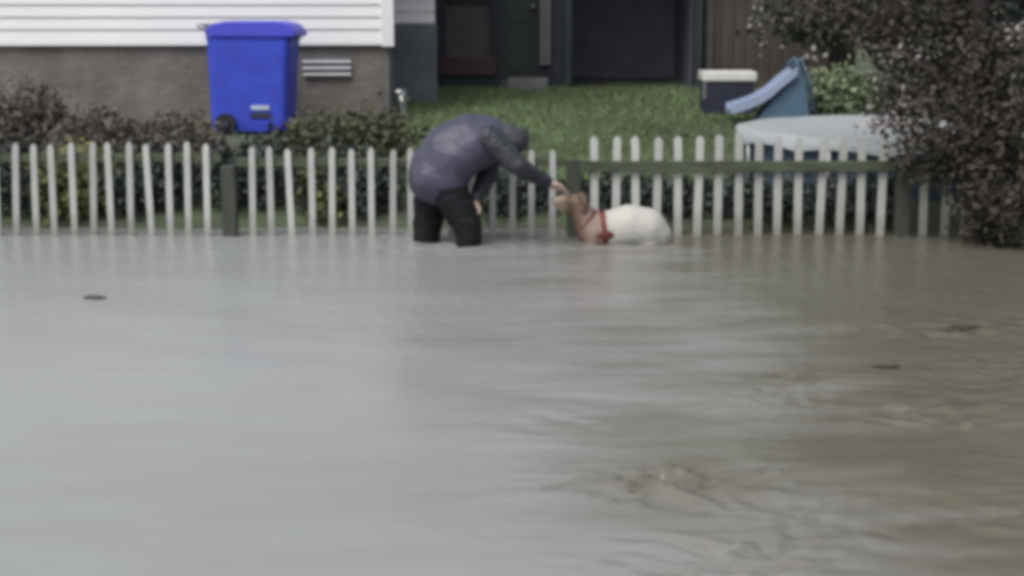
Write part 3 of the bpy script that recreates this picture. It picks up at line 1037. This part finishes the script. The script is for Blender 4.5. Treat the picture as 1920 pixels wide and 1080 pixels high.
# ------------------------------------------------------------------ figures
def grown(name, chains, voxel, m, parent, smooth_it=6, wrinkle=0.0, wscale=18.0, extra=None, seed=0):
    """one continuous surface grown over tapered limb chains (lists of (point, radius))."""
    q = MB()
    for ch in chains:
        for (p0_, r0), (p1_, r1) in zip(ch, ch[1:]):
            p0_, p1_ = Vector(p0_), Vector(p1_)
            st = max(2, int((p1_ - p0_).length / (0.22 * min(r0, r1))) + 1)
            for i in range(st + 1):
                t_ = i / st
                q.ball(p0_.lerp(p1_, t_), r0 + (r1 - r0) * t_, 20)
    if extra:
        for c, r, s_ in extra:
            q.ball(c, r, 16, s_)
    me0 = q.mesh(name + '_src', m)
    o0 = link(name + '_src', me0)
    rm = o0.modifiers.new('remesh', 'REMESH')
    rm.mode = 'VOXEL'
    rm.voxel_size = voxel
    sm = o0.modifiers.new('smooth', 'SMOOTH')
    sm.iterations = smooth_it
    sm.factor = 0.5
    dg = bpy.context.evaluated_depsgraph_get()
    me1 = bpy.data.meshes.new_from_object(o0.evaluated_get(dg))
    bpy.data.objects.remove(o0)
    me1.name = name
    me1.materials.clear()
    me1.materials.append(m)
    if wrinkle:
        co = np.empty(len(me1.vertices) * 3, np.float32)
        no = np.empty(len(me1.vertices) * 3, np.float32)
        me1.vertices.foreach_get('co', co)
        me1.vertices.foreach_get('normal', no)
        co = co.reshape(-1, 3)
        no = no.reshape(-1, 3)
        for i in range(len(co)):
            p = Vector(co[i])
            f1 = mnoise.noise(Vector(((p.x + p.z * .5) * wscale * 1.2, p.y * wscale * .5, (p.z - p.x * .4) * wscale * .5 + seed)))
            f2 = mnoise.noise(Vector((p.x * wscale * .8 + 7, p.y * wscale * .7, p.z * wscale * 2.0 + seed)))
            d = 0.9 * ((1 - abs(f1)) ** 4 - 0.4) + 0.7 * ((1 - abs(f2)) ** 4 - 0.4) + 0.25 * mnoise.noise(p * wscale * 2.3)
            co[i] += no[i] * d * wrinkle
        me1.vertices.foreach_set('co', co.ravel())
    me1.polygons.foreach_set('use_smooth', [True] * len(me1.polygons))
    me1.update()
    return link(name, me1, parent)


PY = 10.86
pb = at(835, 455, PY)
per = thing('person', 'person in blue grey jacket, dark hood and black trousers bending to hold the dog', 'person', (pb.x, PY, -0.5))


def J(px, py, dy=0.0):
    return rel(per, at(px, py, PY + dy))


hipN, hipF = J(838, 352, -0.10), J(812, 350, 0.10)
kneeN, kneeF = J(878, 425, -0.13), J(800, 430, 0.10)
ankN = Vector((kneeN.x + 0.0, kneeN.y, 0.10))
ankF = Vector((kneeF.x - 0.04, kneeF.y, 0.10))
toeN, toeF = ankN + Vector((0.17, -0.02, -0.05)), ankF + Vector((0.17, -0.02, -0.05))
pelvis, waist, chest, sho = J(815, 318), J(848, 285), J(893, 262), J(925, 256)
neck, head = J(936, 262, -0.02), J(957, 278, -0.04)
shN, shF = J(922, 262, -0.18), J(925, 258, 0.17)
elN, wrN = J(972, 312, -0.26), J(1024, 341, -0.12)
elF, wrF = J(915, 328, 0.10), J(893, 370, -0.05)


def fingers(w_, fwd, side, down, scale=1.0, curl=0.7):
    """palm plus five fingers as chains: fwd along the hand, side towards the thumb."""
    fwd, side, down = fwd.normalized(), side.normalized(), down.normalized()
    ch = [[(w_, 0.026), (w_ + fwd * 0.05, 0.030), (w_ + fwd * 0.085, 0.028)]]
    for k, (L, off) in enumerate([(0.075, 0.030), (0.085, 0.010), (0.078, -0.010), (0.060, -0.030)]):
        b0 = w_ + fwd * 0.085 + side * off
        m1 = b0 + fwd * L * 0.45 + down * L * 0.15 * curl
        m2 = m1 + fwd * L * 0.28 * (1 - curl * .4) + down * L * 0.38 * curl
        m3 = m2 + fwd * L * 0.10 + down * L * 0.30 * curl - fwd * L * .15 * curl
        ch.append([(b0, 0.0105), (m1, 0.0098), (m2, 0.009), (m3, 0.008)])
    t0 = w_ + fwd * 0.025 + side * 0.028
    ch.append([(t0, 0.013), (t0 + fwd * 0.035 + side * 0.028, 0.011), (t0 + fwd * 0.06 + side * 0.030 + down * 0.02, 0.009)])
    return ch


fN = (J(1050, 352, -0.09) - wrN)
hN = fingers(wrN + fN * .2, fN, Vector((0.2, -1, 0.3)), Vector((0.2, 0.2, -1)))
fF = (J(888, 400, -0.10) - wrF)
hF = fingers(wrF + fF * .2, fF, Vector((0.6, -0.6, 0)), Vector((-0.6, -0.3, -0.6)), curl=0.4)
# head, looking down and right towards the dog
face = (J(980, 320, -0.06) - head).normalized()
upv = (Vector((0.75, 0, 0.55))).normalized()
upv = (upv - face * upv.dot(face)).normalized()
lat = face.cross(upv)
body_ch = [
    [(pelvis, 0.13), (waist, 0.13), (chest, 0.15), (sho, 0.11), (neck, 0.058), (head, 0.075)],
    [(hipN, 0.09), (kneeN, 0.058), (ankN, 0.04), (toeN, 0.035)], [(hipF, 0.09), (kneeF, 0.058), (ankF, 0.04), (toeF, 0.035)],
    [(shN, 0.06), (elN, 0.042), (wrN, 0.029), (wrN + fN * .25, 0.026)], [(shF, 0.06), (elF, 0.042), (wrF, 0.029), (wrF + fF * .25, 0.026)],
    [(sho, 0.08), (shN, 0.06)], [(sho, 0.08), (shF, 0.06)],
    # jaw, chin, nose, ears, lips
    [(head + face * 0.03 - upv * 0.03, 0.068), (head + face * 0.055 - upv * 0.085, 0.038)],
    [(head + face * 0.095 + upv * 0.012, 0.010), (head + face * 0.112 - upv * 0.022, 0.014)],
    [(head + lat * 0.078 - upv * 0.012, 0.014), (head + lat * 0.080 + upv * 0.018, 0.016)],
    [(head - lat * 0.078 - upv * 0.012, 0.014), (head - lat * 0.080 + upv * 0.018, 0.016)],
    [(head + face * 0.088 - upv * 0.058 + lat * 0.018, 0.008), (head + face * 0.088 - upv * 0.058 - lat * 0.018, 0.008)],
] + hN + hF
grown('body', body_ch, 0.0075, M['skin'], per, 3, extra=[(head + upv * .02, 0.095, (1, .85, 1.0))])
eyes = MB()
for s_ in (-1, 1):
    eyes.ball(head + face * 0.083 + upv * 0.012 + lat * 0.032 * s_, 0.011, 8)
eyes.build('eye', M['rubber'], per, True)
# hood drawn over the head
grown('hood', [[(head + upv * 0.030 - face * 0.035, 0.112), (head + upv * 0.01 - face * 0.06, 0.112), (J(935, 258), 0.10)],
               [(head + upv * 0.085 + face * 0.005, 0.055), (head + upv * 0.10 - face * 0.04, 0.06)]], 0.010, M['cap'], per, 6, 0.006, 12, seed=9)
grown('jacket', [
    [(J(808, 338, -.09), 0.143), (J(840, 336, -.09), 0.148), (J(850, 300, -.08), 0.165)], [(J(808, 336, .09), 0.143), (J(838, 334, .09), 0.148)],
    [(J(806, 338), 0.150), (J(815, 318), 0.178), (J(846, 286), 0.205), (J(882, 268), 0.200), (J(912, 262), 0.165), (J(930, 260), 0.11)],
    [(J(822, 348, -.08), 0.140), (J(846, 305, -.08), 0.165), (J(905, 268, -.10), 0.145), (J(916, 262, -.16), 0.112)],
    [(J(812, 345, .07), 0.13), (J(850, 300, .08), 0.165), (J(905, 268, .10), 0.145), (J(918, 260, .15), 0.112)],
    [(J(935, 250), 0.082), (J(954, 257), 0.074)],
], 0.013, M['jacket'], per, 18, 0.007, 7, seed=2)
grown('sleeve', [[(shN + Vector((-.02, 0, 0.01)), 0.095), (shN.lerp(elN, .5), 0.080), (elN, 0.068), (elN.lerp(wrN, .5), 0.058), (wrN, 0.046)]], 0.012, M['sleeve'], per, 7, 0.009, 12, seed=4)
grown('sleeve', [[(shF, 0.095), (elF, 0.068), (elF.lerp(wrF, .5), 0.058), (wrF, 0.044)]], 0.012, M['sleeve'], per, 5, 0.009, 20, seed=5)
grown('trousers', [
    [(J(812, 325), 0.15), (J(824, 345), 0.150)],
    [(hipN, 0.130), (hipN.lerp(kneeN, .5), 0.118), (kneeN, 0.098), (kneeN.lerp(ankN, .5), 0.085), (ankN + Vector((0, 0, .04)), 0.072)],
    [(hipF, 0.130), (hipF.lerp(kneeF, .5), 0.118), (kneeF, 0.100), (kneeF.lerp(ankF, .5), 0.085), (ankF + Vector((0, 0, .04)), 0.072)],
], 0.014, M['trousers'], per, 8, 0.010, 10, seed=6)
for a_, t_ in ((ankN, toeN), (ankF, toeF)):
    grown('boot', [[(a_ + Vector((0, 0, .10)), 0.062), (a_ + Vector((0, 0, -.045)), 0.055), (t_ + Vector((0.03, 0, 0.005)), 0.046)]], 0.012, M['rubber'], per, 4)

# dog, swimming, head lifted towards the hand
DY = 10.9
db = at(1150, 452, DY)
dog = thing('dog', 'white dog with brown head and dark red harness swimming beside the fence', 'dog', (db.x, DY, -0.5))


def K(px, py, dy=0.0):
    return rel(dog, at(px, py, DY + dy))


mdog = bpy.data.materials.new('dog_coat')
mdog.use_nodes = True
t = mdog.node_tree
b = t.nodes['Principled BSDF']
b.inputs['Roughness'].default_value = 0.65
tc = t.nodes.new('ShaderNodeTexCoord')
sp = t.nodes.new('ShaderNodeSeparateXYZ')
t.links.new(tc.outputs['Object'], sp.inputs[0])
nz = t.nodes.new('ShaderNodeTexNoise')
nz.inputs['Scale'].default_value = 9
nz.inputs['Detail'].default_value = 4
t.links.new(tc.outputs['Object'], nz.inputs['Vector'])
ma = t.nodes.new('ShaderNodeMath')
ma.operation = 'MULTIPLY_ADD'
ma.inputs[1].default_value = 0.14
t.links.new(nz.outputs['Fac'], ma.inputs[0])
t.links.new(sp.outputs['X'], ma.inputs[2])
mr = t.nodes.new('ShaderNodeMapRange')
xh, xw = K(1035, 400).x, K(1160, 400).x
mr.inputs['From Min'].default_value = xh + 0.07
mr.inputs['From Max'].default_value = xw + 0.07
t.links.new(ma.outputs[0], mr.inputs['Value'])
rp = t.nodes.new('ShaderNodeValToRGB')
e = rp.color_ramp.elements
e[0].position = 0.0
e[0].color = (0.40, 0.34, 0.29, 1)
e[1].position = 1.0
e[1].color = (0.46, 0.45, 0.42, 1)
for p_, c_ in [(0.16, (0.33, 0.25, 0.19, 1)), (0.26, (0.125, 0.078, 0.052, 1)), (0.42, (0.145, 0.094, 0.068, 1)), (0.55, (0.21, 0.152, 0.125, 1)), (0.72, (0.25, 0.195, 0.168, 1)), (0.84, (0.43, 0.415, 0.385, 1))]:
    x_ = e.new(p_)
    x_.color = c_
t.links.new(mr.outputs[0], rp.inputs[0])
t.links.new(rp.outputs[0], b.inputs['Base Color'])
bp = t.nodes.new('ShaderNodeBump')
bp.inputs['Strength'].default_value = 0.35
bp.inputs['Distance'].default_value = 0.01
n2 = t.nodes.new('ShaderNodeTexNoise')
n2.inputs['Scale'].default_value = 70
t.links.new(tc.outputs['Object'], n2.inputs['Vector'])
t.links.new(n2.outputs['Fac'], bp.inputs['Height'])
t.links.new(bp.outputs[0], b.inputs['Normal'])
hd = K(1082, 382)
ch = [
    [(K(1232, 440), 0.100), (K(1212, 428), 0.140), (K(1180, 424), 0.150), (K(1145, 432), 0.140), (K(1115, 432), 0.125), (K(1098, 412), 0.090), (K(1088, 394), 0.075), (hd, 0.072)],
    [(hd, 0.070), (K(1066, 380), 0.055), (K(1052, 378), 0.042), (K(1044, 378), 0.034)],
    [(K(1066, 390), 0.040), (K(1048, 388), 0.026)],
    [(K(1236, 445), 0.040), (K(1248, 458), 0.024), (K(1262, 474, .03), 0.014)],
]
for s_ in (-1, 1):
    ch.append([(K(1112, 440, .08 * s_), 0.060), (K(1105, 490, .09 * s_), 0.042), (K(1088, 520, .09 * s_), 0.030), (K(1080, 560, .09 * s_), 0.028), (K(1068, 568, .09 * s_), 0.030)])
    ch.append([(K(1215, 462, .05 * s_), 0.075), (K(1205, 505, .08 * s_), 0.048), (K(1232, 535, .10 * s_), 0.028), (K(1226, 575, .10 * s_), 0.026), (K(1212, 580, .10 * s_), 0.028)])
grown('body', ch, 0.008, mdog, dog, 10, 0.003, 16)
m_ear = mat('brown_ear', (0.11, 0.070, 0.050), 0.7, 0.25, 20)
for s_ in (-1, 1):
    grown('ear', [[(K(1090, 366, .055 * s_), 0.024), (K(1096, 378, .082 * s_), 0.026), (K(1094, 394, .088 * s_), 0.018)]], 0.008, m_ear, dog, 3)
MB().ball(K(1040, 375), 0.018, 10).build('nose', M['rubber'], dog, True)
q = MB()
for s_ in (-1, 1):
    q.ball(K(1066, 368, .045 * s_), 0.009, 8)
q.build('eye', M['rubber'], dog, True)


def ring(c, ax, r, wd, th, n=28, sq=(1, 1)):
    c, ax = Vector(c), Vector(ax).normalized()
    u = ax.cross(Vector((0, 1, 0))).normalized()
    v_ = ax.cross(u)
    q = MB()
    for k in range(n):
        a = 2 * math.pi * k / n
        d = u * math.cos(a) * sq[0] + v_ * math.sin(a) * sq[1]
        for da, dr in ((-wd / 2, 0), (wd / 2, 0), (wd / 2, th), (-wd / 2, th)):
            q.v.append(tuple(c + d * (r + dr) + ax * da))
    for k in range(n):
        for m_ in range(4):
            q.f.append((k * 4 + m_, k * 4 + (m_ + 1) % 4, ((k + 1) % n) * 4 + (m_ + 1) % 4, ((k + 1) % n) * 4 + m_))
    return q


h_ = thing('dog_harness', 'dark red harness strapped round the chest of the white dog', 'harness', dog.location)
ring(K(1132, 432), (1, 0, 0.12), 0.132, 0.038, 0.008).build('girth_strap', M['harness'], h_)
ring(K(1100, 415), (0.8, 0, -0.6), 0.094, 0.024, 0.008).build('neck_strap', M['harness'], h_)
q = MB()
q.ball(K(1140, 440, -0.128), 0.05, 12, (1.0, 0.35, 0.6))
q.ball(K(1122, 442, -0.122), 0.04, 12, (1.1, 0.35, 0.5))
q.build('side_pad', M['harness'], h_, True)

# ------------------------------------------------------------------ floating scraps
for i, (px, py, L, ang, lab) in enumerate([
        (178, 561, 0.13, 5, 'small dark dead leaf floating alone on the open grey water at left'),
        (1662, 691, 0.13, -4, 'dark wet twig floating on the water at mid right'),
        (1800, 622, 0.22, 8, 'long dark twig floating on brown water below the purple tree')]):
    u_ = (py - 20) / F_PX
    Yd = 4.0
    for _ in range(40):
        Yd += (at(px, py, Yd).z) / 0.25
    p = at(px, py, Yd)
    q = MB()
    q.tube([(-L / 2, 0, 0.004), (-L / 6, 0.012, 0.010), (L / 5, -0.008, 0.010), (L / 2, 0.010, 0.005)], [0.004, 0.011, 0.010, 0.003], 6)
    q.ball((L * 0.05, 0.0, 0.008), 0.03, 8, (1.3, 0.7, 0.25))
    o = q.build('floating_twig', M['twig'], None, True)
    ix, iy = np.abs(xs - p.x).argmin(), np.abs(ys - p.y).argmin()
    o.location = (p.x, p.y, float(Z[iy - 3:iy + 4, ix - 5:ix + 6].max()))
    o.rotation_euler = (0, 0, R(ang))
    tag(o, lab, 'twig', 'scraps floating on the flood water')
